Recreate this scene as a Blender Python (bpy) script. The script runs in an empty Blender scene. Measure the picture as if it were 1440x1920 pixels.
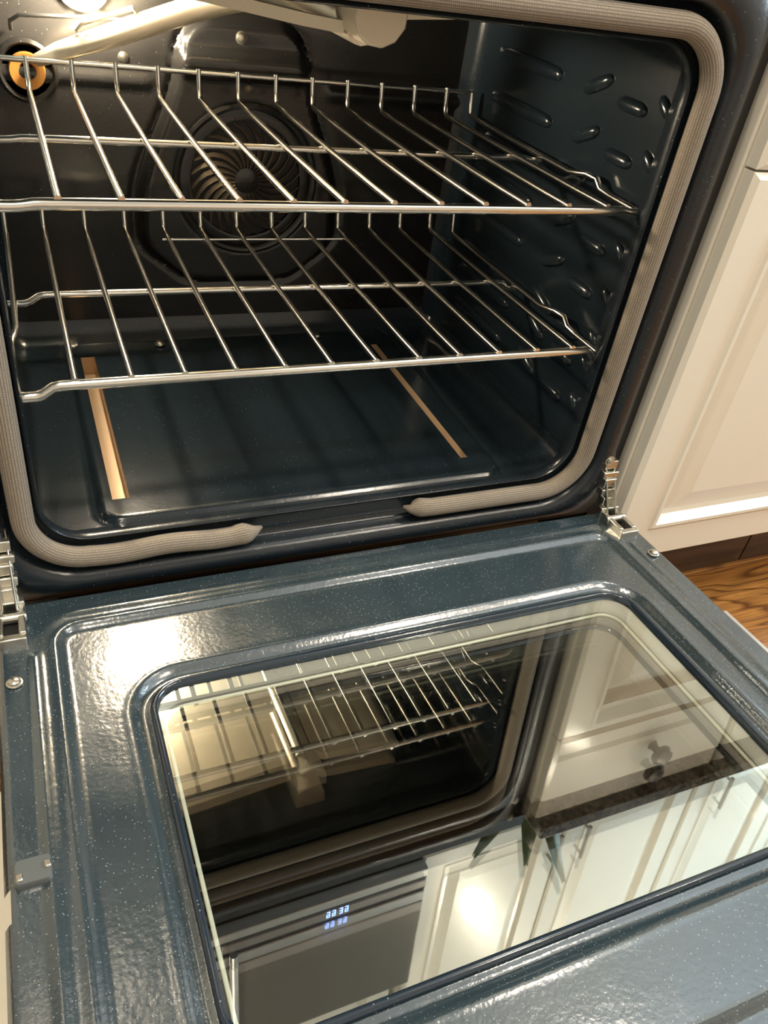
import bpy, math, random
from mathutils import Vector, Matrix
random.seed(7)
SC = bpy.context.scene
COL = SC.collection

# ------------------------------------------------------------------ camera
CAM_R = ((0.9184485490684918, -0.3729740558462982, 0.13169136790065153),
         (-0.1312441938531948, -0.6014415863089427, -0.7880628019631482),
         (0.3731316447231559, 0.706511409620358, -0.6013438315826043))
CAM_C = (-0.28185378599460176, -0.6380377263047253, 0.5445768139615793)
CAM_F = 1494.2365837139323
cd = bpy.data.cameras.new('camera')
cam = bpy.data.objects.new('camera', cd); COL.objects.link(cam)
r, u, b = Vector(CAM_R[0]), -Vector(CAM_R[1]), -Vector(CAM_R[2])
m = Matrix((r, u, b)).transposed().to_4x4(); m.translation = Vector(CAM_C)
cam.matrix_world = m
cd.sensor_fit = 'HORIZONTAL'; cd.sensor_width = 36.0; cd.lens = 36.0 * CAM_F / 1440.0
cd.clip_start = 0.01
SC.camera = cam

# ------------------------------------------------------------------ world, lights, exposure
w = bpy.data.worlds.new('world'); SC.world = w; w.use_nodes = True
w.node_tree.nodes['Background'].inputs[0].default_value = (0.55, 0.65, 0.8, 1)
w.node_tree.nodes['Background'].inputs[1].default_value = 1.2
SC.view_settings.view_transform = 'Standard'; SC.view_settings.look = 'None'
SC.view_settings.gamma = 1.0; SC.view_settings.use_curve_mapping = False
SC.view_settings.exposure = 0.42
WARM = (1.0, 0.88, 0.71)
FLOOR_Z, CEIL_Z, WALL_Y = -0.27, 2.13, 0.64
ROOM = (-2.3, 2.2, -2.7)          # x left, x right, y behind the camera
LAMPS = [(-0.55, -1.35, 8), (0.95, -1.25, 14), (0.92, -0.09, 3.5), (-0.45, -0.38, 13), (1.75, -1.3, 7)]
OVEN_LAMP_W = 11.5
WINDOW_W = 62

# ------------------------------------------------------------------ mesh helpers
class MB:
    def __init__(s): s.v = []; s.f = []; s.mi = []; s.uv = {}
    def add(s, vs, fs, mi=0):
        o = len(s.v); s.v += [tuple(p) for p in vs]
        for f in fs: s.f.append(tuple(i + o for i in f)); s.mi.append(mi)
    def box(s, x0, x1, y0, y1, z0, z1, mi=0):
        s.add([(x, y, z) for x in (x0, x1) for y in (y0, y1) for z in (z0, z1)],
              [(0, 1, 3, 2), (4, 6, 7, 5), (0, 4, 5, 1), (2, 3, 7, 6), (0, 2, 6, 4), (1, 5, 7, 3)], mi)
    def obox(s, a, b, wid, hei, up=(0, 0, 1), mi=0):
        a, b, up = Vector(a), Vector(b), Vector(up); t = (b - a).normalized()
        sd = t.cross(up)
        if sd.length < 1e-5: sd = t.cross(Vector((1, 0, 0)))
        sd.normalize(); n = sd.cross(t).normalized()
        vs = [p + sd * i * wid / 2 + n * j * hei / 2 for p in (a, b) for i in (-1, 1) for j in (-1, 1)]
        s.add(vs, [(0, 1, 3, 2), (4, 6, 7, 5), (0, 4, 5, 1), (2, 3, 7, 6), (0, 2, 6, 4), (1, 5, 7, 3)], mi)
    def tube(s, path, rad, n=10, closed=False, mi=0):
        P = [Vector(p) for p in path]; N = len(P)
        rs = rad if isinstance(rad, (list, tuple)) else [rad] * N
        T = []
        for i in range(N):
            a = P[i - 1] if (i or closed) else P[i]; c = P[(i + 1) % N] if (i < N - 1 or closed) else P[i]
            T.append((c - a).normalized())
        ref = Vector((0, 0, 1)) if abs(T[0].z) < 0.9 else Vector((0, 1, 0))
        nn = (ref - T[0] * ref.dot(T[0])).normalized()
        vs = []; L = 0.0; uvs = []
        for i in range(N):
            nn = (nn - T[i] * nn.dot(T[i])).normalized(); bb = T[i].cross(nn)
            if i: L += (P[i] - P[i - 1]).length
            for k in range(n):
                a = 2 * math.pi * k / n
                vs.append(P[i] + (nn * math.cos(a) + bb * math.sin(a)) * rs[i]); uvs.append((L, k / n))
        fs = []; R = N if closed else N - 1; o = len(s.v)
        for i in range(R):
            for k in range(n):
                j = (i + 1) % N; kk = (k + 1) % n
                fs.append((i * n + k, i * n + kk, j * n + kk, j * n + k))
        if not closed:
            fs.append(tuple(range(n - 1, -1, -1))); fs.append(tuple((N - 1) * n + k for k in range(n)))
        for i, q in enumerate(uvs): s.uv[o + i] = q
        s.add(vs, fs, mi)
    def lathe(s, c, axis, prof, n=24, mi=0, ref=None):
        # prof: (radius, distance along axis)
        c, ax = Vector(c), Vector(axis).normalized()
        ref = Vector(ref) if ref else (Vector((0, 0, 1)) if abs(ax.z) < 0.9 else Vector((1, 0, 0)))
        e1 = (ref - ax * ref.dot(ax)).normalized(); e2 = ax.cross(e1)
        vs = [c + ax * h + (e1 * math.cos(2 * math.pi * k / n) + e2 * math.sin(2 * math.pi * k / n)) * rr
              for rr, h in prof for k in range(n)]
        fs = [(i * n + k, i * n + (k + 1) % n, (i + 1) * n + (k + 1) % n, (i + 1) * n + k)
              for i in range(len(prof) - 1) for k in range(n)]
        if prof[0][0] > 1e-6: fs.append(tuple(range(n - 1, -1, -1)))
        if prof[-1][0] > 1e-6: fs.append(tuple((len(prof) - 1) * n + k for k in range(n)))
        s.add(vs, fs, mi)
    def loft(s, rings, cap0=False, cap1=False, mi=0):
        n = len(rings[0]); vs = [p for rg in rings for p in rg]
        fs = [(i * n + k, i * n + (k + 1) % n, (i + 1) * n + (k + 1) % n, (i + 1) * n + k)
              for i in range(len(rings) - 1) for k in range(n)]
        if cap0: fs.append(tuple(range(n - 1, -1, -1)))
        if cap1: fs.append(tuple((len(rings) - 1) * n + k for k in range(n)))
        s.add(vs, fs, mi)
    def grid(s, us, vs_, fn, skip=None, mi=0):
        nu, nv = len(us), len(vs_)
        vs = [fn(a, c) for c in vs_ for a in us]
        fs = []
        for j in range(nv - 1):
            for i in range(nu - 1):
                if skip and skip((us[i] + us[i + 1]) / 2, (vs_[j] + vs_[j + 1]) / 2): continue
                fs.append((j * nu + i, j * nu + i + 1, (j + 1) * nu + i + 1, (j + 1) * nu + i))
        s.add(vs, fs, mi)

def obj(name, mb, mats, parent=None, smooth=True, bevel=0, angle=40, loc=None, rot=None, seg=2):
    me = bpy.data.meshes.new(name); me.from_pydata([tuple(p) for p in mb.v], [], mb.f)
    if not isinstance(mats, (list, tuple)): mats = [mats]
    for mt in mats: me.materials.append(mt)
    for p, i in zip(me.polygons, mb.mi): p.material_index = i
    if mb.uv:
        lay = me.uv_layers.new(name='UVMap')
        for lp in me.loops: lay.data[lp.index].uv = mb.uv.get(lp.vertex_index, (0, 0))
    me.update()
    if smooth:
        me.shade_smooth()
        me.set_sharp_from_angle(angle=math.radians(angle))
    o = bpy.data.objects.new(name, me); COL.objects.link(o)
    if loc: o.location = loc
    if rot: o.rotation_euler = rot
    if parent: o.parent = parent
    if bevel:
        md = o.modifiers.new('bevel', 'BEVEL'); md.width = bevel; md.segments = seg; md.limit_method = 'ANGLE'
    return o
def thing(name, label, cat, loc=(0, 0, 0), group=None):
    o = bpy.data.objects.new(name, None); COL.objects.link(o); o.location = loc
    o.empty_display_size = 0.05
    return tag(o, label, cat, group)
def tag(o, label, cat, group=None):
    o['label'] = label; o['category'] = cat
    if group: o['group'] = group
    return o
def struct(name, mb, mat, parent=None, **k):
    o = obj(name, mb, mat, parent, **k)
    if not parent: o['kind'] = 'structure'
    return o
def inst(src, parent=None, loc=None, name=None):
    c = src.copy(); COL.objects.link(c)
    if parent: c.parent = parent
    if loc: c.location = loc
    return c
def lin(a, b, n): return [a + (b - a) * i / (n - 1) for i in range(n)]
def merge(base, extra):
    q = sorted(set(round(x, 5) for x in list(base) + list(extra)))
    out = [q[0]]
    ex = set(round(x, 5) for x in extra)
    for x in q[1:]:
        if x - out[-1] < 0.0004 and x not in ex: continue
        out.append(x)
    return out
def rrect(x0, x1, z0, z1, rad, n=10, start=None):
    """rounded rectangle as 2D points, counter-clockwise from the bottom right corner"""
    pts = []
    for cx, cz, a0 in ((x1 - rad, z0 + rad, -90), (x1 - rad, z1 - rad, 0), (x0 + rad, z1 - rad, 90), (x0 + rad, z0 + rad, 180)):
        for i in range(n + 1):
            a = math.radians(a0 + 90 * i / n); pts.append((cx + rad * math.cos(a), cz + rad * math.sin(a)))
    return pts
def sd_rrect(x, y, x0, x1, y0, y1, rad):
    qx = abs(x - (x0 + x1) / 2) - (x1 - x0) / 2 + rad; qy = abs(y - (y0 + y1) / 2) - (y1 - y0) / 2 + rad
    return math.hypot(max(qx, 0), max(qy, 0)) + min(max(qx, qy), 0) - rad
def sst(a, b, x):
    t = min(1, max(0, (x - a) / (b - a))); return t * t * (3 - 2 * t)
def bumpf(x, c, wd):
    t = abs(x - c) / wd
    return 0 if t >= 1 else (1 - t * t) ** 2

# ------------------------------------------------------------------ materials
def mat(name, col, rough=0.5, metal=0.0, ior=1.5, coat=0.0, emit=None, estr=0.0, coatr=0.05):
    mt = bpy.data.materials.new(name); mt.use_nodes = True
    p = mt.node_tree.nodes['Principled BSDF']
    p.inputs['Base Color'].default_value = (*col, 1); p.inputs['Roughness'].default_value = rough
    p.inputs['Metallic'].default_value = metal; p.inputs['IOR'].default_value = ior
    p.inputs['Coat Weight'].default_value = coat; p.inputs['Coat Roughness'].default_value = coatr
    if emit:
        p.inputs['Emission Color'].default_value = (*emit, 1); p.inputs['Emission Strength'].default_value = estr
    return mt
class NT:
    def __init__(s, mt): s.t = mt.node_tree; s.p = s.t.nodes['Principled BSDF']
    def n(s, typ, **k):
        nd = s.t.nodes.new(typ)
        for a, v in k.items():
            if a.startswith('i_'): nd.inputs[a[2:].replace('_', ' ')].default_value = v
            else: setattr(nd, a, v)
        return nd
    def l(s, a, b): s.t.links.new(a, b)
    def ramp(s, fac, stops):
        r = s.n('ShaderNodeValToRGB'); e = r.color_ramp.elements
        e[0].position, e[0].color = stops[0][0], (*stops[0][1], 1)
        e[1].position, e[1].color = stops[-1][0], (*stops[-1][1], 1)
        for pos, c in stops[1:-1]:
            q = e.new(pos); q.color = (*c, 1)
        s.l(fac, r.inputs[0]); return r.outputs[0]
    def bump(s, h, strength, dist):
        bn = s.n('ShaderNodeBump'); bn.inputs['Strength'].default_value = strength; bn.inputs['Distance'].default_value = dist
        s.l(h, bn.inputs['Height']); s.l(bn.outputs[0], s.p.inputs['Normal']); return bn
def enamel(name, col, rough, ior, peel, fleck, fs=300.0, fc=(0.17, 0.19, 0.19)):
    mt = mat(name, col, rough, 0, ior); t = NT(mt)
    tc = t.n('ShaderNodeTexCoord')
    vo = t.n('ShaderNodeTexVoronoi', i_Scale=fs); t.l(tc.outputs['Object'], vo.inputs['Vector'])
    sep = t.n('ShaderNodeSeparateColor'); t.l(vo.outputs['Color'], sep.inputs[0])
    lt = t.n('ShaderNodeMath', operation='LESS_THAN'); t.l(vo.outputs['Distance'], lt.inputs[0]); lt.inputs[1].default_value = 0.17
    gt = t.n('ShaderNodeMath', operation='GREATER_THAN'); t.l(sep.outputs[0], gt.inputs[0]); gt.inputs[1].default_value = fleck
    mu = t.n('ShaderNodeMath', operation='MULTIPLY'); t.l(lt.outputs[0], mu.inputs[0]); t.l(gt.outputs[0], mu.inputs[1])
    mx = t.n('ShaderNodeMix', data_type='RGBA'); t.l(mu.outputs[0], mx.inputs['Factor'])
    mx.inputs[6].default_value = (*col, 1); mx.inputs[7].default_value = (*fc, 1)
    t.l(mx.outputs[2], t.p.inputs['Base Color'])
    no = t.n('ShaderNodeTexNoise', i_Scale=260.0); no.inputs['Detail'].default_value = 3
    t.l(tc.outputs['Object'], no.inputs['Vector'])
    n2 = t.n('ShaderNodeTexNoise', i_Scale=38.0); t.l(tc.outputs['Object'], n2.inputs['Vector'])
    ad = t.n('ShaderNodeMath', operation='MULTIPLY_ADD'); t.l(n2.outputs[0], ad.inputs[0]); ad.inputs[1].default_value = 2.0
    t.l(no.outputs[0], ad.inputs[2])
    t.bump(ad.outputs[0], peel, 0.0012)
    return mt
M = {}
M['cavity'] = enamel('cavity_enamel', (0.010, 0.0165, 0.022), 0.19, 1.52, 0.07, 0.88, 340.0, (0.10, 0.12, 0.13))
M['backwall'] = enamel('back_panel_enamel', (0.012, 0.0115, 0.0108), 0.22, 1.55, 0.06, 0.9, 340.0, (0.08, 0.08, 0.08))
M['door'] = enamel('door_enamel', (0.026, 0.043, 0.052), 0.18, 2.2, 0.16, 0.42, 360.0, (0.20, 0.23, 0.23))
M['bezel'] = enamel('bezel_enamel', (0.012, 0.022, 0.034), 0.14, 1.7, 0.06, 0.9)
M['frame'] = enamel('frame_enamel', (0.010, 0.015, 0.020), 0.26, 1.6, 0.12, 0.9)
M['black'] = mat('black_side', (0.012, 0.012, 0.013), 0.45)
M['blackglass'] = mat('black_glass', (0.006, 0.006, 0.007), 0.06, 0, 1.5)
M['chrome'] = mat('chrome_wire', (0.90, 0.87, 0.80), 0.17, 1.0)
M['steel'] = mat('zinc_steel', (0.62, 0.60, 0.53), 0.28, 1.0)
M['stainless'] = mat('brushed_stainless', (0.66, 0.64, 0.61), 0.3, 1.0)
M['alu'] = mat('aluminised_steel', (0.72, 0.64, 0.50), 0.42, 0.25)
M['pipe'] = mat('burner_pipe_steel', (0.74, 0.68, 0.56), 0.33, 0.8)
M['tan'] = mat('heat_tinted_steel', (0.62, 0.46, 0.30), 0.45, 0.4)
M['amber'] = mat('amber_brass', (0.42, 0.19, 0.045), 0.35, 0.6)
M['tunnel'] = mat('window_tunnel_metal', (0.85, 0.84, 0.80), 0.5, 0.0)
M['retainer'] = mat('pale_retainer', (0.80, 0.79, 0.66), 0.35, 0.2)
M['fan'] = mat('fan_steel', (0.13, 0.11, 0.09), 0.4, 0.6)
M['dark'] = mat('dark_recess', (0.008, 0.008, 0.008), 0.6)  # near-black, also stands in for shade inside recesses
M['cabinet'] = mat('cream_cabinet_paint', (0.82, 0.77, 0.66), 0.34, 0, 1.5, 0.35)
M['cabin'] = mat('cabinet_inside', (0.16, 0.10, 0.06), 0.6)
M['handle'] = mat('satin_nickel', (0.42, 0.39, 0.35), 0.3, 1.0)
M['knob'] = mat('dark_bronze', (0.05, 0.045, 0.04), 0.3, 0.8)
M['wall'] = mat('painted_wall', (0.62, 0.60, 0.55), 0.7)
M['ceil'] = mat('ceiling_paint', (0.78, 0.77, 0.74), 0.8)
M['tile'] = mat('grey_tile', (0.72, 0.74, 0.75), 0.25)
M['grout'] = mat('grout', (0.45, 0.45, 0.43), 0.8)
M['mat'] = mat('cream_mat', (0.93, 0.86, 0.70), 0.9)
M['pot'] = mat('dark_pot', (0.03, 0.035, 0.05), 0.3)
M['leaf'] = mat('leaf_green', (0.05, 0.10, 0.03), 0.45)
M['trimw'] = mat('white_trim', (0.8, 0.79, 0.76), 0.4)
M['bulb'] = mat('lit_lens', (1, 0.9, 0.7), 0.4, emit=WARM, estr=14)
M['ovenbulb'] = mat('lit_oven_lens', (1, 0.9, 0.7), 0.2, emit=(1.0, 0.76, 0.42), estr=22)
M['blue'] = mat('blue_segment', (0.05, 0.1, 0.4), 0.4, emit=(0.25, 0.42, 1.0), estr=7)
# gasket: knitted fibre braid
t = NT(mat('knitted_gasket', (0.33, 0.28, 0.225), 0.92)); M['gasket'] = t.t.id_data if False else bpy.data.materials['knitted_gasket']
tc = t.n('ShaderNodeTexCoord'); mp = t.n('ShaderNodeMapping'); mp.inputs['Scale'].default_value = (620, 26, 1)
t.l(tc.outputs['UV'], mp.inputs[0])
br = t.n('ShaderNodeTexBrick', i_Scale=1.0); br.inputs['Brick Width'].default_value = 1.0; br.inputs['Row Height'].default_value = 1.0
br.inputs['Mortar Size'].default_value = 0.22; br.inputs['Color1'].default_value = (0.42, 0.355, 0.275, 1); br.inputs['Color2'].default_value = (0.34, 0.285, 0.22, 1)
br.inputs['Mortar'].default_value = (0.16, 0.135, 0.105, 1)
t.l(mp.outputs[0], br.inputs['Vector']); t.l(br.outputs['Color'], t.p.inputs['Base Color'])
iv = t.n('ShaderNodeMath', operation='SUBTRACT'); iv.inputs[0].default_value = 1.0; t.l(br.outputs['Fac'], iv.inputs[1])
t.bump(iv.outputs[0], 0.5, 0.0008)
# oak planks
t = NT(mat('oak_plank', (0.4, 0.2, 0.07), 0.32, coat=0.25)); M['oak'] = bpy.data.materials['oak_plank']
tc = t.n('ShaderNodeTexCoord'); oi = t.n('ShaderNodeObjectInfo')
av = t.n('ShaderNodeVectorMath', operation='ADD'); t.l(tc.outputs['Object'], av.inputs[0]); 
sc_ = t.n('ShaderNodeMath', operation='MULTIPLY'); t.l(oi.outputs['Random'], sc_.inputs[0]); sc_.inputs[1].default_value = 40.0
t.l(sc_.outputs[0], av.inputs[1])
mp = t.n('ShaderNodeMapping'); mp.inputs['Scale'].default_value = (1.7, 13, 13); t.l(av.outputs[0], mp.inputs[0])
no = t.n('ShaderNodeTexNoise', i_Scale=1.0); no.inputs['Detail'].default_value = 2.0; no.inputs['Distortion'].default_value = 1.3; t.l(mp.outputs[0], no.inputs['Vector'])
mm = t.n('ShaderNodeMath', operation='MULTIPLY'); t.l(no.outputs[0], mm.inputs[0]); mm.inputs[1].default_value = 9.0
fr = t.n('ShaderNodeMath', operation='FRACT'); t.l(mm.outputs[0], fr.inputs[0])
c1 = t.ramp(fr.outputs[0], [(0.0, (0.12, 0.044, 0.009)), (0.22, (0.34, 0.145, 0.034)), (0.8, (0.43, 0.19, 0.046)), (1.0, (0.12, 0.042, 0.009))])
mp2 = t.n('ShaderNodeMapping'); mp2.inputs['Scale'].default_value = (9, 260, 260); t.l(av.outputs[0], mp2.inputs[0])
n2 = t.n('ShaderNodeTexNoise', i_Scale=1.0); n2.inputs['Detail'].default_value = 3; t.l(mp2.outputs[0], n2.inputs['Vector'])
c2 = t.ramp(n2.outputs[0], [(0.35, (0.62, 0.62, 0.62)), (0.6, (1.0, 1.0, 1.0))])
mx = t.n('ShaderNodeMix', data_type='RGBA', blend_type='MULTIPLY'); mx.inputs['Factor'].default_value = 1.0
t.l(c1, mx.inputs[6]); t.l(c2, mx.inputs[7])
t.l(mx.outputs[2], t.p.inputs['Base Color'])
# brown wood toe kick, colour darkened for its shade under the cabinet
t = NT(mat('dark_toe_board', (0.07, 0.04, 0.022), 0.5)); M['toe'] = bpy.data.materials['dark_toe_board']
tc = t.n('ShaderNodeTexCoord'); mp = t.n('ShaderNodeMapping'); mp.inputs['Scale'].default_value = (6, 40, 60); t.l(tc.outputs['Object'], mp.inputs[0])
no = t.n('ShaderNodeTexNoise', i_Scale=1.0); no.inputs['Detail'].default_value = 4; t.l(mp.outputs[0], no.inputs['Vector'])
t.l(t.ramp(no.outputs[0], [(0.3, (0.05, 0.028, 0.014)), (0.7, (0.13, 0.075, 0.04))]), t.p.inputs['Base Color'])
# granite
t = NT(mat('dark_granite', (0.03, 0.03, 0.03), 0.12)); M['granite'] = bpy.data.materials['dark_granite']
tc = t.n('ShaderNodeTexCoord'); no = t.n('ShaderNodeTexNoise', i_Scale=120.0); no.inputs['Detail'].default_value = 5; t.l(tc.outputs['Object'], no.inputs['Vector'])
t.l(t.ramp(no.outputs[0], [(0.4, (0.015, 0.015, 0.014)), (0.7, (0.16, 0.13, 0.10))]), t.p.inputs['Base Color'])
# coated glass: one reflecting face, the rest clear
def coated(name, r0, tint, trans, rough):
    mt = bpy.data.materials.new(name); mt.use_nodes = True; nt = mt.node_tree; nt.nodes.clear()
    o = nt.nodes.new('ShaderNodeOutputMaterial'); mx = nt.nodes.new('ShaderNodeMixShader')
    tr = nt.nodes.new('ShaderNodeBsdfTransparent'); tr.inputs[0].default_value = (*trans, 1)
    gl = nt.nodes.new('ShaderNodeBsdfGlossy'); gl.inputs['Color'].default_value = (*tint, 1); gl.inputs['Roughness'].default_value = rough
    lw = nt.nodes.new('ShaderNodeLayerWeight'); lw.inputs[0].default_value = 0.5
    pw = nt.nodes.new('ShaderNodeMath'); pw.operation = 'POWER'; pw.inputs[1].default_value = 5.0; nt.links.new(lw.outputs['Facing'], pw.inputs[0])
    fr = nt.nodes.new('ShaderNodeMath'); fr.operation = 'MULTIPLY_ADD'; fr.inputs[1].default_value = 1 - r0; fr.inputs[2].default_value = r0
    nt.links.new(pw.outputs[0], fr.inputs[0])
    nt.links.new(fr.outputs[0], mx.inputs[0]); nt.links.new(tr.outputs[0], mx.inputs[1]); nt.links.new(gl.outputs[0], mx.inputs[2])
    nt.links.new(mx.outputs[0], o.inputs[0]); return mt
M['glass_top'] = coated('coated_glass_upper', 0.25, (0.93, 1.0, 0.95), (0.93, 0.95, 0.92), 0.012)
M['glass_low'] = coated('coated_glass_lower', 0.36, (1.0, 0.92, 0.90), (0.35, 0.36, 0.36), 0.02)
M['glass_clear'] = coated('clear_glass', 0.01, (1, 1, 1), (0.97, 0.98, 0.97), 0.0)

# ------------------------------------------------------------------ the room
XL_, XR_, YB_ = ROOM
mb = MB(); mb.box(XL_, XR_, YB_, WALL_Y, FLOOR_Z - 0.05, FLOOR_Z - 0.012)
floor = struct('floor', mb, M['dark'], smooth=False)
PW = 0.118
first = {}
row = 0; y = WALL_Y
random.seed(3)
while y > YB_ + 0.02:
    x = XL_ + (0 if row % 2 else -0.55) ; 
    while x < XR_:
        L = random.choice((1.1, 1.5, 1.9)); x0, x1 = max(x, XL_), min(x + L, XR_)
        if x1 - x0 > 0.05:
            key = round(x1 - x0, 3)
            if key not in first:
                q = MB(); q.box(-(x1 - x0) / 2 + 0.0006, (x1 - x0) / 2 - 0.0006, -PW / 2 + 0.0006, PW / 2 - 0.0006, -0.012, 0)
                first[key] = obj('plank', q, M['oak'], floor, smooth=False, bevel=0.0012, seg=1); o = first[key]
            else: o = inst(first[key], floor)
            o.location = ((x0 + x1) / 2, y - PW / 2, FLOOR_Z)
        x += L
    y -= PW; row += 1
mb = MB(); mb.box(XL_, XR_, WALL_Y, WALL_Y + 0.08, FLOOR_Z, CEIL_Z); struct('wall_back', mb, M['wall'], smooth=False)
mb = MB(); mb.box(XL_ - 0.08, XL_, YB_, WALL_Y, FLOOR_Z, CEIL_Z); struct('wall_left', mb, M['wall'], smooth=False)
mb = MB(); mb.box(XL_, XR_, YB_ - 0.08, YB_, FLOOR_Z, CEIL_Z); struct('wall_front', mb, M['wall'], smooth=False)
mb = MB(); mb.box(XL_, XR_, YB_, WALL_Y, CEIL_Z, CEIL_Z + 0.06); struct('ceiling', mb, M['ceil'], smooth=False)
# right wall with a window over the far end
wy0, wy1, wz0, wz1 = -0.70, 0.30, 0.72, 1.72
mb = MB()
mb.box(XR_, XR_ + 0.1, YB_, wy0, FLOOR_Z, CEIL_Z); mb.box(XR_, XR_ + 0.1, wy1, WALL_Y, FLOOR_Z, CEIL_Z)
mb.box(XR_, XR_ + 0.1, wy0, wy1, FLOOR_Z, wz0); mb.box(XR_, XR_ + 0.1, wy0, wy1, wz1, CEIL_Z)
struct('wall_right', mb, M['wall'], smooth=False)
mb = MB()
for a, b_, c, d in ((wy0, wy1, wz0, wz0 + .05), (wy0, wy1, wz1 - .05, wz1), (wy0, wy0 + .05, wz0, wz1), (wy1 - .05, wy1, wz0, wz1), (-0.215, -0.185, wz0, wz1)):
    mb.box(XR_ - 0.01, XR_ + 0.06, a, b_, c, d)
win = struct('window_1', mb, M['trimw'], smooth=False)
mb = MB(); mb.box(XR_ + 0.03, XR_ + 0.034, wy0 + .04, wy1 - .04, wz0 + .04, wz1 - .04)
obj('pane', mb, M['glass_clear'], win, smooth=False)
ld = bpy.data.lights.new('window_daylight', 'AREA'); ld.shape = 'RECTANGLE'; ld.size = 0.9; ld.size_y = 0.9
ld.energy = WINDOW_W; ld.color = (0.70, 0.84, 1.0)
lo = bpy.data.objects.new('window_daylight', ld); COL.objects.link(lo); lo.location = (XR_ + 0.12, (wy0 + wy1) / 2, (wz0 + wz1) / 2)
lo.rotation_euler = (0, math.radians(90), 0)
# backsplash tiles are beyond telling apart here
mb = MB(); mb.box(XL_, XR_, WALL_Y - 0.008, WALL_Y, 0.590, 1.10); struct('trim_1', mb, M['tile'], smooth=False)

where = ['nearest the window wall', 'over the left of the room', '', '', '']
names = ['round recessed ceiling light behind and left of the camera', 'round recessed ceiling light behind and right of the camera',
         'round recessed ceiling light shining on the upper cabinets', 'round recessed ceiling light straight above the open oven door',
         'round recessed ceiling light nearest the window']
for (lx, ly, en), lab in zip(LAMPS, names):
    lt_ = thing('ceiling_light', lab, 'light', (lx, ly, CEIL_Z), 'recessed ceiling lights')
    q = MB(); q.lathe((0, 0, 0), (0, 0, -1), [(0.085, 0), (0.085, 0.006), (0.066, 0.008), (0.062, 0.002)]); obj('trim_ring', q, M['trimw'], lt_)
    q = MB(); q.lathe((0, 0, 0), (0, 0, -1), [(0.061, 0.001), (0.061, 0.004), (0.03, 0.006), (0, 0.0065)]); obj('lens', q, M['bulb'], lt_)
    ld = bpy.data.lights.new('ceiling_lamp', 'AREA'); ld.shape = 'DISK'; ld.size = 0.12; ld.energy = en; ld.color = WARM
    lo = bpy.data.objects.new('ceiling_lamp', ld); COL.objects.link(lo); lo.parent = lt_; lo.location = (0, 0, -0.012)

# ------------------------------------------------------------------ the range
GX, GZ0, GZ1, GR = 0.315, 0.0, 0.497, 0.055
XL, XR, YB, ZC = -0.322, 0.331, 0.475, 0.487
rng = thing('oven_range', 'black kitchen range with its oven door hanging open, dark blue enamel inside', 'oven')
def ring(off, y, rad, xo=0.0):
    return [(x, y, z) for x, z in rrect(-GX - off - xo, GX + off + xo, GZ0 - off, GZ1 + off, rad, 10)]
mb = MB()
mb.loft([ring(0.053, 0.05, 0.02), ring(0.053, 0.006, 0.02), ring(0.050, 0.001, 0.02), ring(0.046, 0.0, 0.03),
         ring(0.041, -0.006, 0.05), ring(0.034, -0.010, 0.07), ring(0.026, -0.010, 0.072), ring(0.020, -0.007, 0.070), ring(0.0165, 0.000, 0.068), ring(0.0155, 0.009, 0.066),
         ring(0.013, 0.012, 0.066), ring(-0.010, 0.012, 0.05), ring(-0.012, 0.008, 0.048), ring(-0.0145, 0.007, 0.046),
         ring(-0.016, 0.010, 0.045), ring(-0.0155, 0.018, 0.045), ring(-0.006, 0.03, 0.045), ring(0.006, 0.05, 0.04)])
obj('front_frame', mb, M['frame'], rng, angle=60)
# gasket: braided rope, open in the middle of the bottom run
path = []
rr = [(x, z) for x, z in rrect(-GX, GX, GZ0, GZ1, GR, 14)]
path.append((0.080, 0.004, 0.003)); path += [(0.084 + 0.004 * i, 0.001, 0.001) for i in range(1, 5)]
path += [(x, 0.0, 0.0) for x in lin(0.115, GX - GR - 0.005, 24)]
path += [(x, 0.0, z) for x, z in rr[:15]]
path += [(GX, 0.0, z) for z in lin(GR + 0.01, GZ1 - GR - 0.01, 40)]
path += [(x, 0.0, z) for x, z in rr[15:30]]
path += [(x, 0.0, GZ1) for x in lin(GX - GR - 0.01, -GX + GR + 0.01, 40)]
path += [(x, 0.0, z) for x, z in rr[30:45]]
path += [(-GX, 0.0, z) for z in lin(GZ1 - GR - 0.01, GR + 0.01, 40)]
path += [(x, 0.0, z) for x, z in rr[45:]]
path += [(x, 0.0, 0.0015 * math.sin(x * 60)) for x in lin(-GX + GR + 0.005, -0.118, 24)]
path += [(-0.112, 0, 0.0), (-0.106, 0, 0.0005), (-0.100, 0.0, 0.001), (-0.094, 0.001, 0.002), (-0.086, 0.004, 0.003)]
N = len(path); rad = [0.0105] * N
rad[0:5] = [0.0015, 0.005, 0.008, 0.010, 0.0112]; rad[N - 6:] = [0.0105, 0.0112, 0.0115, 0.0095, 0.0055, 0.0015]
mb = MB(); mb.tube([(x, y - 0.001, z) for x, y, z in path], rad, 14)
obj('door_gasket', mb, M['gasket'], rng, angle=80)['label'] = 'taupe knitted rope gasket'
# cavity: sides and ceiling
def cring(y, ins, rad=0.035):
    return [(x, y, z) for x, z in rrect(XL + ins, XR - ins, -0.04, ZC - ins, rad, 8)]
mb = MB(); mb.loft([cring(y, 0.0) for y in lin(0.045, 0.44, 12)] + [cring(0.455, 0.002), cring(0.468, 0.009), cring(0.4745, 0.02)])
obj('cavity_liner', mb, M['cavity'], rng, angle=60)
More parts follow.
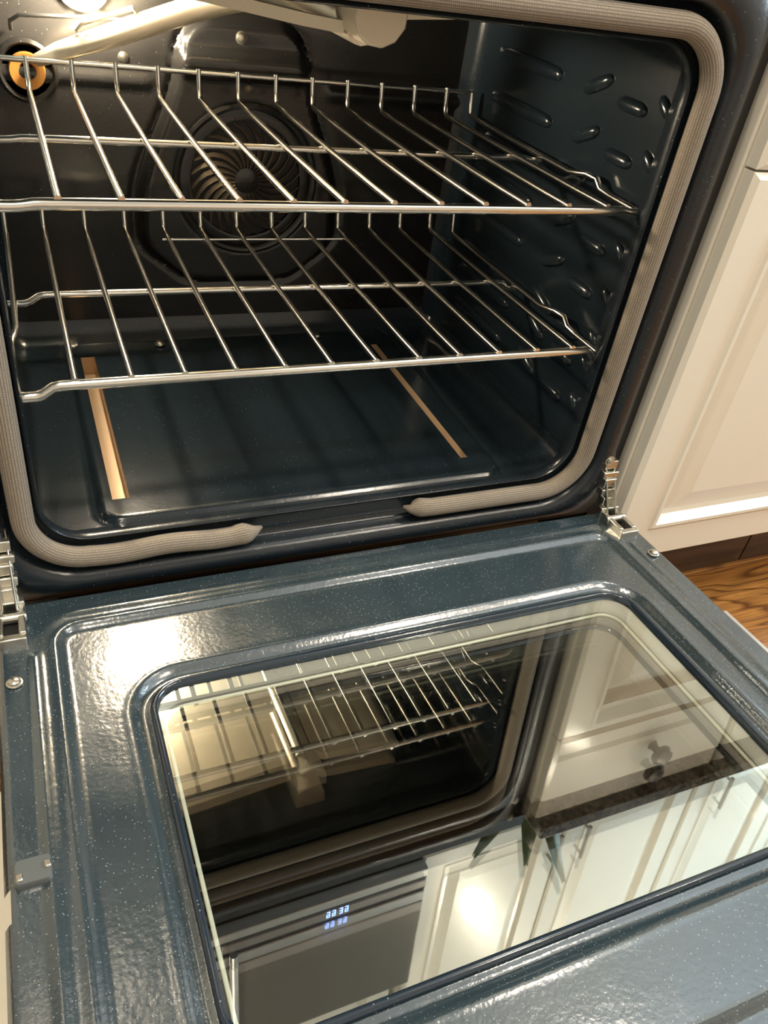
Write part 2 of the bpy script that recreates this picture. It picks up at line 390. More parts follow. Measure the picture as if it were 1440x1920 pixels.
# back wall with the pressed fan housing
FX, FZ, FR = 0.009, 0.224, 0.094
def housing(x, z):
    # trapezoid with rounded shoulders, wider towards the bottom
    hw = 0.083 + 0.045 * sst(0.36, 0.20, z) if z < 0.36 else 0.083
    hw = 0.082 + 0.052 * sst(0.37, 0.19, z) - 0.03 * sst(0.15, 0.09, z)
    return sd_rrect(x * 0.1 / hw, z, -0.1, 0.1, 0.085, 0.408, 0.05)
def back(x, z):
    d = housing(x - 0.004, z)
    h = -0.014 * sst(0.004, -0.005, d) + 0.004 * bumpf(d, 0.007, 0.006)
    lip = sd_rrect(x, z, -0.085, 0.085, 0.345, 0.379, 0.017)
    h -= 0.012 * sst(0.004, -0.012, lip)
    e = math.hypot(x - FX, z - FZ)
    h += 0.010 * sst(FR + 0.004, FR - 0.006, e)
    h += -0.004 * bumpf(z, 0.335, 0.012) * sst(0.02, 0.04, d)
    return (x, YB + h, z)
mb = MB(); mb.grid(lin(XL + 0.01, XR - 0.01, 150), lin(-0.02, ZC - 0.01, 120), back)
obj('cavity_back_wall', mb, M['backwall'], rng, angle=60)
# oven floor: pressed panel with two burner slots
SL = ((-0.2285, -0.2105, 0.086, 0.415), (0.197, 0.2065, 0.086, 0.405))
def flo(x, y):
    d = sd_rrect(x, y, -0.241, 0.239, 0.051, 0.455, 0.022)
    h = 0.0045 * sst(0.004, -0.003, d) - 0.0035 * bumpf(d, 0.005, 0.004)
    h += 0.030 * (1 - math.sqrt(max(0, 1 - min(1, max(0, (abs(x - 0.0045) - (0.3265 - 0.03)) / 0.03)) ** 2)))
    h += 0.032 * (1 - math.sqrt(max(0, 1 - min(1, max(0, (y - (YB - 0.032)) / 0.032)) ** 2)))
    h += 0.005 * bumpf(y, 0.026, 0.009)
    return (x, y, -0.0045 + h)
xs = merge(lin(XL + 0.001, XR - 0.001, 170), [s[i] for s in SL for i in (0, 1)] + [-0.2455, -0.241, -0.237, 0.2435, 0.239, 0.235])
ys = merge(lin(0.008, YB, 120), [0.086, 0.415, 0.405, 0.0465, 0.051, 0.055])
def inslot(x, y): return any(s[0] < x < s[1] and s[2] < y < s[3] for s in SL)
mb = MB(); mb.grid(xs, ys, flo, inslot)
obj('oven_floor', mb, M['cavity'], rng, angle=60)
for s in SL:
    q = MB(); z0 = -0.026
    x0, x1, y0, y1 = s[0] - 0.0005, s[1] + 0.0005, s[2] - 0.0005, s[3] + 0.0005
    q.add([(x0, y0, 0), (x1, y0, 0), (x1, y1, 0), (x0, y1, 0), (x0, y0, z0), (x1, y0, z0), (x1, y1, z0), (x0, y1, z0)],
          [(0, 1, 5, 4), (1, 2, 6, 5), (2, 3, 7, 6), (3, 0, 4, 7), (4, 5, 6, 7)])
    o = obj('burner_slot', q, M['tan'], rng, smooth=False); o['label'] = 'tan metal slot in the oven floor'
# screws in the floor and the back wall
def screw(c, ax, rr_, parent, mt=None):
    q = MB(); q.lathe((0, 0, 0), ax, [(rr_ * 1.25, 0), (rr_ * 1.25, rr_ * 0.12), (rr_, rr_ * 0.2), (rr_ * 0.9, rr_ * 0.55), (rr_ * 0.55, rr_ * 0.75), (0, rr_ * 0.8)], 16)
    return obj('screw', q, mt or M['steel'], parent, loc=c)
screw((-0.003, YB - 0.0135, 0.393), (0, -1, 0), 0.006, rng)
screw((-0.142, YB - 0.0008, 0.360), (0, -1, 0), 0.005, rng)
screw((0.009, YB - 0.0135, 0.337), (0, -1, 0), 0.005, rng, M['fan'])
screw((-0.118, 0.440, 0.002), (0, 0, 1), 0.006, rng)
screw((0.120, 0.440, 0.002), (0, 0, 1), 0.006, rng)
for sx, sz in ((0.348, 0.041), (-0.345, 0.041), (0.350, 0.527), (-0.350, 0.527)):
    screw((sx, -0.0105 if sz < 0.5 else -0.003, sz), (0, -1, 0), 0.0055, rng)
# convection fan: ring, guard vanes and hub
q = MB(); ringp = [(FX + FR * math.cos(a), YB - 0.0125, FZ + FR * math.sin(a)) for a in [2 * math.pi * i / 56 for i in range(56)]]
q.tube(ringp, 0.005, 8, closed=True); fan = obj('convection_fan', q, M['backwall'], rng)
fan['label'] = 'round convection fan guard with curved vanes'
q = MB(); q.lathe((FX, YB - 0.003, FZ), (0, -1, 0), [(0.075, 0), (0.075, 0.003), (0.0, 0.003)], 40); obj('fan_recess_shade', q, M['dark'], fan)  # flat disc, its black stands in for the shade behind the vanes
q = MB(); q.lathe((FX, YB - 0.003, FZ), (0, -1, 0), [(0.092, 0.0), (0.090, 0.006), (0.078, 0.009), (0.075, 0.008), (0.074, 0.002)], 48); obj('guard_rim', q, M['backwall'], fan)
q = MB(); q.lathe((FX, YB - 0.006, FZ), (0, -1, 0), [(0.017, 0), (0.017, 0.004), (0.015, 0.005), (0, 0.005)], 20); obj('fan_hub', q, M['backwall'], fan)
q = MB()
K = 7
inn, out = [], []
for i in range(K):
    tt = i / (K - 1); rr_ = 0.017 + tt * 0.058; an = 0.62 * tt ** 1.5
    wd = 0.0012 + 0.0016 * math.sin(math.pi * (0.15 + 0.8 * tt))
    cx, cz = rr_ * math.cos(an), rr_ * math.sin(an)
    inn.append((cx + wd * math.sin(an + .5), 0, cz - wd * math.cos(an + .5))); out.append((cx - wd * math.sin(an + .5), -0.004, cz + wd * math.cos(an + .5)))
vs = []
for a_, b_ in zip(inn, out): vs += [a_, b_, (b_[0], b_[1] + 0.003, b_[2]), (a_[0], a_[1] + 0.003, a_[2])]
fs = []
for i in range(K - 1):
    for k in range(4): fs.append((i * 4 + k, i * 4 + (k + 1) % 4, i * 4 + 4 + (k + 1) % 4, i * 4 + 4 + k))
fs += [(3, 2, 1, 0), tuple((K - 1) * 4 + k for k in range(4))]
q.add(vs, fs); v0 = obj('vane', q, M['fan'], fan, loc=(FX, YB - 0.0085, FZ))
for i in range(1, 26):
    o = inst(v0, fan); o.rotation_euler = (0, 2 * math.pi * i / 26, 0)
# gas inlet port on the back wall
q = MB(); q.lathe((-0.250, YB - 0.001, 0.338), (0, -1, 0), [(0.034, 0), (0.034, 0.004), (0.030, 0.006), (0.027, 0.002), (0.0265, 0.0)], 32)
port = obj('gas_port', q, M['backwall'], rng)
q = MB(); q.lathe((-0.250, YB - 0.0015, 0.338), (0, -1, 0), [(0.0205, 0), (0.019, 0.004), (0.010, 0.003), (0.008, 0.0), (0, 0.0)], 24)
obj('brass_orifice', q, M['amber'], port)['label'] = 'amber brass orifice in the gas port'
# broil burner: feed pipe, tube, end cap and two reflector wings
brn = MB()
feed = [(-0.238, 0.462, 0.352), (-0.215, 0.445, 0.365), (-0.150, 0.430, 0.391), (-0.075, 0.418, 0.421), (-0.030, 0.405, 0.437), (0.010, 0.385, 0.448), (0.024, 0.36, 0.452)]
brn.tube(feed, [0.007, 0.010, 0.0125, 0.013, 0.013, 0.013, 0.013], 14)
bo = obj('broil_burner', brn, M['pipe'], rng); bo['label'] = 'pale metal broil burner pipe under the oven ceiling'
q = MB(); q.tube([(0.024, y_, 0.456) for y_ in lin(0.37, 0.135, 8)], 0.016, 16); obj('burner_tube', q, M['pipe'], bo)
q = MB()
pr = [(-0.024, 0.026), (-0.024, 0.004), (-0.020, -0.006), (-0.010, -0.013), (0.004, -0.0145), (0.016, -0.009), (0.024, 0.002), (0.026, 0.026)]
n = len(pr); y0, y1 = 0.098, 0.150
q.add([(0.026 + a_, y0, 0.459 + c_) for a_, c_ in pr] + [(0.026 + a_, y1, 0.459 + c_) for a_, c_ in pr],
      [tuple(range(n)), tuple(range(2 * n - 1, n - 1, -1))] + [(i, i + n, (i + 1) % n + n, (i + 1) % n) for i in range(n)])
obj('burner_end_cap', q, M['alu'], bo, bevel=0.002)
for side, pts in ((-1, ((0.008, 0.449), (-0.03, 0.452), (-0.190, 0.470), (-0.200, 0.480))), (1, ((0.044, 0.452), (0.06, 0.463), (0.185, 0.474), (0.195, 0.483)))):
    q = MB(); ys_ = (0.135, 0.141, 0.36, 0.366); zz = (0.010, 0.0, 0.0, 0.010)
    P = [[(x, yy, z + dz) for x, z in pts] for yy, dz in zip(ys_, zz)]
    vs = [p for rw in P for p in rw]; fs = [(j * 4 + i, j * 4 + i + 1, j * 4 + i + 5, j * 4 + i + 4) for j in range(3) for i in range(3)]
    q.add(vs, fs); o = obj('reflector_wing', q, M['alu'], bo, smooth=False)
    sm = o.modifiers.new('solid', 'SOLIDIFY'); sm.thickness = 0.0015; sm.offset = 1
# igniter bracket on the feed pipe
q = MB(); q.tube([(-0.195, 0.437, 0.389), (-0.190, 0.43, 0.397), (-0.135, 0.425, 0.417), (-0.128, 0.43, 0.407)], 0.003, 8)
q.obox((-0.185, 0.436, 0.383), (-0.150, 0.43, 0.398), 0.012, 0.006)
obj('igniter_bracket', q, M['pipe'], bo)
q = MB(); q.tube([(-0.262, 0.470, 0.380), (-0.262, 0.455, 0.390), (-0.252, 0.45, 0.397), (-0.165, 0.445, 0.402), (-0.140, 0.45, 0.401)], 0.0022, 8)
obj('igniter_wire', q, M['dark'], bo)
# oven lamp: lens on the back wall with its own light
q = MB(); q.lathe((-0.183, YB, 0.434), (0, -1, 0), [(0.031, 0), (0.031, 0.008), (0.027, 0.012), (0.026, 0.004)], 28); lamp = obj('oven_lamp', q, M['alu'], rng)
q = MB(); q.lathe((-0.183, YB - 0.002, 0.434), (0, -1, 0), [(0.026, 0), (0.025, 0.010), (0.019, 0.018), (0.009, 0.022), (0, 0.023)], 24); obj('lamp_lens', q, M['ovenbulb'], lamp)
ld = bpy.data.lights.new('oven_lamp_light', 'POINT'); ld.energy = OVEN_LAMP_W; ld.color = (1.0, 0.83, 0.60); ld.shadow_soft_size = 0.014
lo = bpy.data.objects.new('oven_lamp_light', ld); COL.objects.link(lo); lo.location = (-0.183, YB - 0.043, 0.434); lo.parent = lamp
# rack guides pressed into both side walls
def capsule(L, hz, dx):
    q = MB(); rings_ = []
    for i, s_ in enumerate((-1.0, -0.94, -0.8, -0.55, 0, 0.55, 0.8, 0.94, 1.0)):
        k = {1.0: 0.05, 0.94: 0.55, 0.8: 0.85, 0.55: 1.0, 0: 1.0}[abs(s_)]
        yy = (L / 2 - hz) * s_ / 0.8 if abs(s_) < 0.8 else math.copysign(L / 2 - hz + hz * (abs(s_) - 0.8) / 0.2, s_)
        rings_.append([(dx * k * math.cos(a), yy, hz * k * math.sin(a)) for a in [2 * math.pi * j / 12 for j in range(12)]])
    q.loft(rings_, True, True); return q
ga = obj('rack_guide', capsule(0.155, 0.0085, 0.0055), M['cavity'], rng, angle=80)
gb = obj('rack_guide', capsule(0.052, 0.0075, 0.006), M['cavity'], rng, angle=80)
gc = obj('rack_guide', capsule(0.030, 0.0065, 0.005), M['cavity'], rng, angle=80)
used = set()
def guide(src, x, y, z, rx=0):
    o = src if src.name not in used else inst(src, rng)
    used.add(src.name); o.location = (x, y, z); o.rotation_euler = (rx, 0, 0)
for side, xw in ((-1, XL), (1, XR)):
    for z in (0.072, 0.124, 0.160 - 0.002, 0.212, 0.264, 0.3085, 0.360, 0.412):
        guide(ga, xw, 0.335, z)
        guide(gb, xw, 0.185, z + 0.006, math.radians(-24 if z > 0.2 else 20))
        guide(gb, xw, 0.118, z - 0.002)
        guide(gc, xw, 0.066, z + 0.008, math.radians(35))
# outer body of the range
for sx in (-1, 1):
    q = MB(); x0 = 0.364 * sx; q.box(min(x0, x0 + 0.0215 * sx), max(x0, x0 + 0.0215 * sx), 0.012, 0.62, FLOOR_Z + 0.02, 0.572); obj('side_panel', q, M['black'], rng, smooth=False)  # widened so their black stands in for the shaded gap beside the cabinets
q = MB(); q.box(-0.372, 0.372, 0.045, 0.62, 0.572, 0.590); obj('cooktop', q, M['blackglass'], rng, bevel=0.003)
q = MB()
pts = ((0.045, 0.552), (-0.006, 0.552), (-0.012, 0.558), (-0.008, 0.592), (0.045, 0.592))
q.add([(-0.374, a, c) for a, c in pts] + [(0.374, a, c) for a, c in pts], [(0, 1, 2, 3, 4), (9, 8, 7, 6, 5)] + [(i, i + 5, (i + 1) % 5 + 5, (i + 1) % 5) for i in range(5)])
obj('control_panel', q, M['blackglass'], rng, bevel=0.002)
q = MB(); q.box(-0.366, 0.366, 0.056, 0.075, FLOOR_Z + 0.03, -0.095); obj('storage_drawer', q, M['blackglass'], rng, bevel=0.006)
for sx in (-1, 1):
    for yy in (0.09, 0.58):
        q = MB(); q.lathe((0.35 * sx, yy, FLOOR_Z), (0, 0, 1), [(0.016, 0), (0.016, 0.006), (0.008, 0.008), (0.008, 0.03)], 12); obj('levelling_foot', q, M['black'], rng)

# ------------------------------------------------------------------ the open door (local frame: -y runs out from the hinge, z is up from the enamel)
ZH, TILT = -0.031, math.radians(3.5)
DX0, DX1, D0, D1 = -0.351, 0.377, 0.019, 0.605
WX0, WX1, W0, W1, WR = -0.230, 0.283, 0.157, 0.467, 0.030
def dh(x, d):
    rec = sd_rrect(x, d, -0.298, 0.328, 0.066, 0.555, 0.020)
    h = -0.0045 * sst(0.004, -0.006, rec) + 0.0012 * bumpf(rec, 0.004, 0.004)
    win_ = sd_rrect(x, d, WX0, WX1, W0, W1, WR)
    h += -0.006 * sst(0.020, 0.010, win_) + 0.0008 * bumpf(win_, 0.021, 0.003) + 0.0018 * bumpf(win_, 0.003, 0.004)
    if rec > 0.005:
        h += 0.0025 * bumpf(x, -0.3195, 0.006) * sst(0.09, 0.10, d) + 0.0022 * bumpf(x, 0.3475, 0.005) * sst(0.085, 0.095, d)
        h += 0.0022 * bumpf(d, 0.048, 0.005) * sst(-0.30, -0.28, x) * sst(0.335, 0.32, x)
    edge = sd_rrect(x, d, DX0, DX1, D0, D1, 0.012)
    h -= 0.008 * sst(-0.007, 0.0005, edge) ** 2
    return (x, -d, h)
xs = merge(lin(DX0, DX1, 250), [-0.346])
ys = merge(lin(D0, D1, 200), [0.319, 0.343])
mb = MB()
mb.grid(xs, [y_ for y_ in ys], dh, lambda x, d: sd_rrect(x, d, WX0, WX1, W0, W1, WR) < -0.0015 or (x < -0.346 and 0.319 < d < 0.343))
mb.f = [tuple(reversed(f_)) for f_ in mb.f]
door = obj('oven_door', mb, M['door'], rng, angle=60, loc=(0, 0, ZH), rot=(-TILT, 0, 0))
door['label'] = 'open oven door, speckled blue-grey enamel inner face with a window'
def wring(off, h): return [(x, -d, h) for x, d in rrect(WX0 - off, WX1 + off, W0 - off, W1 + off, max(WR + off, 0.004), 10)]
mb = MB(); mb.loft([wring(0.0035, -0.0065), wring(0.0025, -0.0045), wring(0.0, -0.0035), wring(-0.0025, -0.0048), wring(-0.003, -0.0125)])
obj('window_bezel', mb, M['bezel'], door, angle=70)
mb = MB(); mb.loft([wring(-0.0022, -0.0125), wring(-0.0022, -0.036)]); obj('window_tunnel', mb, M['tunnel'], door, angle=60)
def pane(off, h, th, m_top, name):
    q = MB(); top = wring(off, h); bot = wring(off, h - th); n_ = len(top)
    q.add(top, [tuple(range(n_ - 1, -1, -1))], 0)
    q.add(bot, [tuple(range(n_))], 1); q.loft([top, bot], mi=1)
    return obj(name, q, [m_top, M['glass_clear']], door, smooth=False)
pane(-0.0024, -0.0085, 0.003, M['glass_top'], 'inner_glass')
pane(-0.0024, -0.0310, 0.003, M['glass_low'], 'outer_glass')
q = MB(); q.tube(wring(-0.0085, -0.0295), 0.0016, 8, closed=True); obj('pane_retainer', q, M['retainer'], door)
q = MB(); q.box(DX0 + 0.012, DX1 - 0.006, -D1 + 0.006, -D0 - 0.006, -0.052, -0.040); obj('outer_skin', q, M['blackglass'], door, bevel=0.003)
q = MB()
q.box(DX1 - 0.003, DX1 + 0.0035, -D1, -0.222, -0.050, -0.0035); q.box(DX0 + 0.006, DX0 + 0.009, -D1, -0.04, -0.050, -0.008); q.box(DX0 + 0.006, DX1, -D1 - 0.002, -D1 + 0.004, -0.050, -0.010)
q.box(DX1 - 0.010, DX1 - 0.004, -0.222, -0.03, -0.050, -0.010)
obj('door_edge_trim', q, M['stainless'], door, smooth=False, bevel=0.001)
# vent clip on the left border
q = MB(); rr2 = rrect(-0.343, -0.319, 0.302, 0.322, 0.003, 3)
q.loft([[(x, -d, -0.001) for x, d in rr2], [(x, -d, 0.0045) for x, d in rr2], [(x * 0.92 - 0.331 * 0.08, -(d * 0.92 + 0.312 * 0.08), 0.0062) for x, d in rr2]], False, True)
clip = obj('vent_clip', q, mat('grey_clip', (0.10, 0.11, 0.11), 0.3), door, angle=30)
for cx_, cd_ in ((-0.3395, 0.3165), (-0.3215, 0.311)):
    q = MB(); q.box(cx_ - 0.0022, cx_ + 0.0022, -cd_ - 0.0030, -cd_ + 0.0030, 0.005, 0.0078); obj('rivet', q, M['steel'], clip, bevel=0.001)
for c in ((0.3605, 0.117), (-0.337, 0.127)):
    screw((c[0], -c[1], 0.0012), (0, 0, 1), 0.0055, door)
# hinges: stacked zinc links between frame and door
for hx in (-0.337, 0.353):
    q = MB()
    for k, (yy, zz, wd, hh) in enumerate(((0.006, 0.050, 0.012, 0.016), (-0.006, 0.034, 0.018, 0.012), (-0.011, 0.022, 0.022, 0.009), (-0.014, 0.012, 0.017, 0.012), (-0.017, 0.000, 0.021, 0.010), (-0.022, -0.011, 0.017, 0.013), (-0.030, -0.019, 0.020, 0.010))):
        q.box(hx - wd / 2, hx + wd / 2, yy - 0.006, yy + 0.006, zz - hh / 2, zz + hh / 2)
    for s_ in (-1, 1):
        q.obox((hx + s_ * 0.006, 0.004, 0.045), (hx + s_ * 0.006, -0.036, -0.026), 0.0025, 0.014, up=(0, 1, 0))
    h_ = obj('hinge', q, M['steel'], rng, bevel=0.0015); h_['label'] = 'zinc plated door hinge'
    q = MB()
    for s_ in (-1, 1): q.box(hx + s_ * 0.0095 - 0.003, hx + s_ * 0.0095 + 0.003, -0.074, -0.030, -0.002, 0.010)
    q.box(hx - 0.0125, hx + 0.0125, -0.080, -0.072, -0.002, 0.008); q.box(hx - 0.013, hx + 0.013, -0.036, -0.026, -0.002, 0.014)
    q.lathe((hx - 0.014, -0.048, 0.006), (1, 0, 0), [(0.005, 0), (0.005, 0.028)], 12)
    obj('hinge_claw', q, M['steel'], door, bevel=0.0012)
    q = MB(); q.box(hx - 0.007, hx + 0.007, -0.072, -0.034, -0.004, 0.0012); obj('hinge_slot_shade', q, M['dark'], door, smooth=False)  # block on the enamel, shade of the hinge opening put into its colour

# ------------------------------------------------------------------ racks
def rack(z, yf, x0, label, stop):
    DXW = 0.0478; xl, xr_ = x0 - 0.049, x0 + 11 * DXW + 0.045
    root = thing('oven_rack', label, 'oven rack', (0, yf, z), 'chrome oven racks')
    YM, YBK, PH = 0.203, 0.392, 0.030
    dz = -0.009 if stop else -0.002
    def bar(name, y, zz, rad, dip=True):
        q = MB(); a, b_ = xl, xr_
        if dip: p = [(a, y, zz + dz), (a + 0.016, y, zz + dz), (a + 0.022, y, zz + dz * 0.8), (a + 0.031, y, zz + dz * 0.1), (a + 0.037, y, zz)] + \
                    [(b_ - 0.026, y, zz), (b_ - 0.022, y, zz + dz * 0.1), (b_ - 0.016, y, zz + dz * 0.8), (b_ - 0.012, y, zz + dz), (b_, y, zz + dz)]
        else: p = [(a + 0.01, y, zz), (b_ - 0.004, y, zz)]
        q.tube(p, rad, 12); return obj(name, q, M['chrome'], root)
    bar('front_bar', 0, 0, 0.0048); bar('middle_bar', YM, -0.0035, 0.0036)
    bar('back_bar', YBK + 0.003, PH, 0.0032, False)
    for x in (xl, xr_):
        s_ = 1 if x > 0 else -1
        q = MB(); q.tube([(x, 0, dz), (x, 0.055, dz), (x, 0.075, dz + 0.001), (x, 0.086, dz + 0.009), (x - 0.004 * s_, 0.10, dz + 0.010), (x - 0.006 * s_, 0.13, dz + 0.004), (x - 0.006 * s_, 0.36, dz + 0.004),
                          (x - 0.006 * s_, YBK - 0.004, dz + 0.006), (x - 0.006 * s_, YBK + 0.002, PH)], 0.0032, 10)
        obj('side_rail', q, M['chrome'], root)
    q = MB(); q.tube([(0, -0.002, 0.0045), (0, 0.05, 0.0035), (0, 0.2, 0.0022), (0, YBK - 0.012, 0.001), (0, YBK - 0.004, 0.004), (0, YBK, PH * 0.5), (0, YBK + 0.002, PH + 0.004)], 0.0031, 10)
    w0 = obj('wire', q, M['chrome'], root, loc=(x0, 0, 0))
    for i in range(1, 12): inst(w0, root, (x0 + i * DXW, 0, 0))
    if stop:
        q = MB(); q.tube([(-0.118, YBK - 0.033, -0.002), (0.126, YBK - 0.033, -0.002)], 0.0017, 8); obj('stop_wire', q, M['chrome'], root)
    return root
rack(0.326, 0.0425, -0.2516, 'upper chrome wire oven rack, the brightly lit one under the burner', False)
rack(0.175, 0.0268, -0.2548, 'lower chrome wire oven rack with stepped front bar ends', True)

# ------------------------------------------------------------------ cabinets
def rect(x0, x1, z0, z1, y): return [(x0, y, z0), (x1, y, z0), (x1, y, z1), (x0, y, z1)]
def panel_door(name, x0, x1, z0, z1, yf, parent, fw=0.055):
    th = 0.02; q = MB()
    def rg(ins, y): return rect(x0 + ins, x1 - ins, z0 + ins, z1 - ins, y)
    R_ = [rg(0, yf + th), rg(0, yf + 0.005), rg(0.006, yf), rg(fw, yf), rg(fw + 0.003, yf - 0.003), rg(fw + 0.008, yf - 0.003), rg(fw + 0.011, yf + 0.002),
          rg(fw + 0.016, yf + 0.009), rg(fw + 0.024, yf + 0.010), rg(fw + 0.050, yf + 0.003), rg(fw + 0.053, yf + 0.002)]
    q.loft(R_, True, True); q.f = [tuple(reversed(f_)) for f_ in q.f]
    return obj(name, q, M['cabinet'], parent, smooth=False)
def slab(name, x0, x1, z0, z1, yf, parent):
    q = MB(); R_ = [rect(x0, x1, z0, z1, yf + 0.02), rect(x0, x1, z0, z1, yf + 0.005), rect(x0 + 0.006, x1 - 0.006, z0 + 0.006, z1 - 0.006, yf)]
    q.loft(R_, True, True); q.f = [tuple(reversed(f_)) for f_ in q.f]
    return obj(name, q, M['cabinet'], parent, smooth=False)
def bar_pull(x, z0, z1, yf, parent):
    q = MB(); q.tube([(x, yf - 0.030, z0 - 0.012), (x, yf - 0.030, z1 + 0.012)], 0.0055, 10)
    for z in (z0, z1): q.tube([(x, yf, z), (x, yf - 0.030, z)], 0.0045, 10)
    return obj('handle', q, M['handle'], parent)
def cup_knob(x, z, yf, parent):
    q = MB(); q.lathe((x, yf, z), (0, -1, 0), [(0.010, 0), (0.007, 0.006), (0.007, 0.014), (0.019, 0.020), (0.021, 0.026), (0.016, 0.032), (0, 0.034)], 20)
    return obj('knob', q, M['knob'], parent)
CB_Y = -0.022
def base_cab(x0, x1, label, visible=True):
    c = thing('base_cabinet', label, 'cabinet', ((x0 + x1) / 2, 0.3, FLOOR_Z)); cx = -(x0 + x1) / 2
    L = lambda o: (setattr(o, 'location', (cx, -0.3, -FLOOR_Z)), o)[1]
    q = MB(); q.box(x0, x1, CB_Y + 0.021, 0.625, -0.128, 0.552); L(obj('carcass', q, M['cabinet'], c, smooth=False, bevel=0.002))
    q = MB(); q.box(x0, x1, 0.057, 0.072, FLOOR_Z, -0.128); L(obj('toe_kick', q, M['toe'], c, smooth=False))
    L(panel_door('door', x0 + 0.004, x1 - 0.004, -0.132, 0.384, CB_Y, c))
    d_ = L(slab('drawer_front', x0 + 0.004, x1 - 0.004, 0.3865, 0.530, CB_Y, c))
    k = cup_knob(x0 + 0.213, 0.462, CB_Y, d_)
    return c
base_cab(0.388, 0.782, 'cream base cabinet with raised panel door directly right of the oven')
base_cab(0.786, 1.40, 'cream base cabinet second to the right of the oven')
base_cab(1.404, 2.19, 'cream base cabinet third to the right of the oven')
base_cab(-1.0, -0.392, 'cream base cabinet directly left of the oven')
for x0, x1, lab in ((0.383, 2.199, 'dark granite countertop right of the range'), (-1.6, -0.384, 'dark granite countertop left of the range')):
    q = MB(); q.box(x0, x1, -0.048, 0.631, 0.554, 0.590)
    tag(obj('countertop', q, M['granite'], smooth=True, bevel=0.006), lab, 'countertop')
UY, UZ0, UZ1 = 0.30, 1.10, 1.95
def upper_cab(x0, x1, doors, label, z0=UZ0):
    c = thing('upper_cabinet', label, 'cabinet', ((x0 + x1) / 2, 0.45, z0)); cx = -(x0 + x1) / 2
    L = lambda o: (setattr(o, 'location', (cx, -0.45, -z0)), o)[1]
    q = MB(); q.box(x0, x1, UY + 0.021, WALL_Y - 0.001, z0, UZ1); L(obj('carcass', q, M['cabinet'], c, smooth=False, bevel=0.002))
    for a, b_, hx in doors:
        d_ = L(panel_door('door', a, b_, z0 - 0.004, UZ1 - 0.004, UY, c, 0.06))
        bar_pull(hx, z0 + 0.06, z0 + 0.16, UY, d_)
upper_cab(0.392, 1.248, ((0.396, 0.807, 0.775), (0.813, 1.244, 0.862)), 'cream two door upper cabinet right of the microwave')
upper_cab(1.252, 2.06, ((1.256, 1.65, 1.345), (1.656, 2.056, 1.70)), 'cream upper cabinet at the window end of the wall')
upper_cab(-1.14, -0.392, ((-1.136, -0.77, -0.80), (-0.764, -0.396, -0.43)), 'cream two door upper cabinet left of the microwave')
upper_cab(-0.384, 0.364, ((-0.380, -0.013, -0.05), (-0.007, 0.360, 0.03)), 'short cream cabinet above the microwave', 1.55)
# microwave over the range
mw = thing('microwave', 'stainless over-the-range microwave with a blue lit display', 'microwave', (0, 0.45, 1.07))
def MP(name, q, m_, par=None, **k):
    o = obj(name, q, m_, par or mw, **k)
    if not par: o.location = (0, -0.45, -1.07)
    return o
MX0, MX1 = -0.380, 0.384
q = MB(); q.box(MX0, MX1, 0.282, 0.638, 1.07, 1.54); MP('body', q, M['black'], bevel=0.004)
q = MB(); q.box(MX0, MX1, 0.255, 0.282, 1.070, 1.098); MP('lower_trim', q, M['stainless'], bevel=0.003)
q = MB(); q.box(MX0, MX1, 0.258, 0.282, 1.100, 1.148); cp = MP('control_strip', q, M['blackglass'], bevel=0.001)
q = MB()
for i, x in enumerate((0.140, 0.153, 0.170, 0.183)):
    for a, b_, c_, d_ in ((0, .008, .018, .020), (0, .002, .009, .020), (.006, .008, 0, .020), (0, .008, 0, .002), (0, .008, .009, .011)):
        if (i, a) == (2, 0) and d_ - c_ > .005: continue
        q.box(x + a, x + b_, 0.2570, 0.2582, 1.114 + c_, 1.114 + d_)
MP('display_segments', q, M['blue'], cp, smooth=False)['label'] = 'blue lit clock segments'
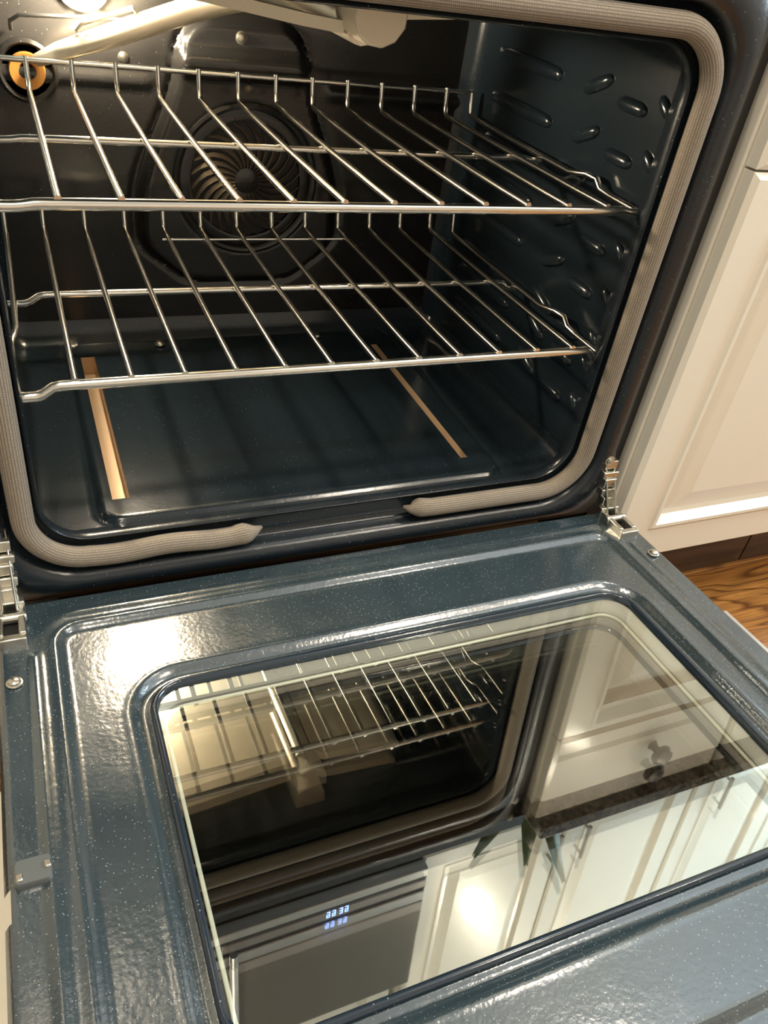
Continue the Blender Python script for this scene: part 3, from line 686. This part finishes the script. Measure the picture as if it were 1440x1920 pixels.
q = MB(); q.box(MX0, MX1, 0.253, 0.282, 1.150, 1.185); MP('upper_trim', q, M['stainless'], bevel=0.003)
q = MB(); q.box(MX0, MX1, 0.255, 0.282, 1.187, 1.54); md_ = MP('door', q, mat('dark_stainless', (0.13, 0.12, 0.10), 0.35, 0.7), bevel=0.004)
q = MB(); q.tube([(-0.075, 0.222, 1.09), (-0.075, 0.222, 1.50)], 0.009, 10)
for z in (1.205, 1.48): q.tube([(-0.075, 0.256, z), (-0.075, 0.222, z)], 0.006, 8)
MP('handle', q, M['stainless'], md_)
# plant on the right counter
pl = thing('potted_plant', 'leafy plant in a dark pot on the right counter', 'plant', (0.60, 0.24, 0.590))
q = MB(); q.lathe((0, 0, 0), (0, 0, 1), [(0.045, 0), (0.06, 0.06), (0.064, 0.13), (0.058, 0.132), (0.055, 0.11), (0, 0.11)], 24); obj('pot', q, M['pot'], pl)
rnd = random.Random(5)
for i in range(11):
    a = i * 2.4; L = 0.24 + 0.16 * rnd.random(); sp = 0.05 + 0.10 * rnd.random()
    base = Vector((0.02 * math.cos(a), 0.02 * math.sin(a), 0.11)); dr = Vector((math.cos(a), math.sin(a), 0)); sd = Vector((-dr.y, dr.x, 0))
    vs = []; S = 7
    for k in range(S):
        tt = k / (S - 1); p = base + dr * sp * tt ** 1.6 + Vector((0, 0, L * (tt - 0.18 * tt * tt)))
        wd = 0.004 + 0.018 * math.sin(math.pi * min(1, tt * 0.98)) ** 1.3
        vs += [p - sd * wd, p + Vector((0, 0, -0.004)) - dr * 0.003, p + sd * wd]
    q = MB(); q.add(vs, [(k * 3 + j, k * 3 + j + 1, k * 3 + j + 4, k * 3 + j + 3) for k in range(S - 1) for j in range(2)])
    o = obj('leaf', q, M['leaf'], pl); sm = o.modifiers.new('solid', 'SOLIDIFY'); sm.thickness = 0.0012
# cream floor mat to the left of the door
q = MB(); q.box(-0.98, -0.30, -1.05, -0.06, FLOOR_Z + 0.0005, FLOOR_Z + 0.011)
tag(obj('floor_mat', q, M['mat'], bevel=0.004), 'cream floor mat showing along the left edge of the oven door', 'mat')
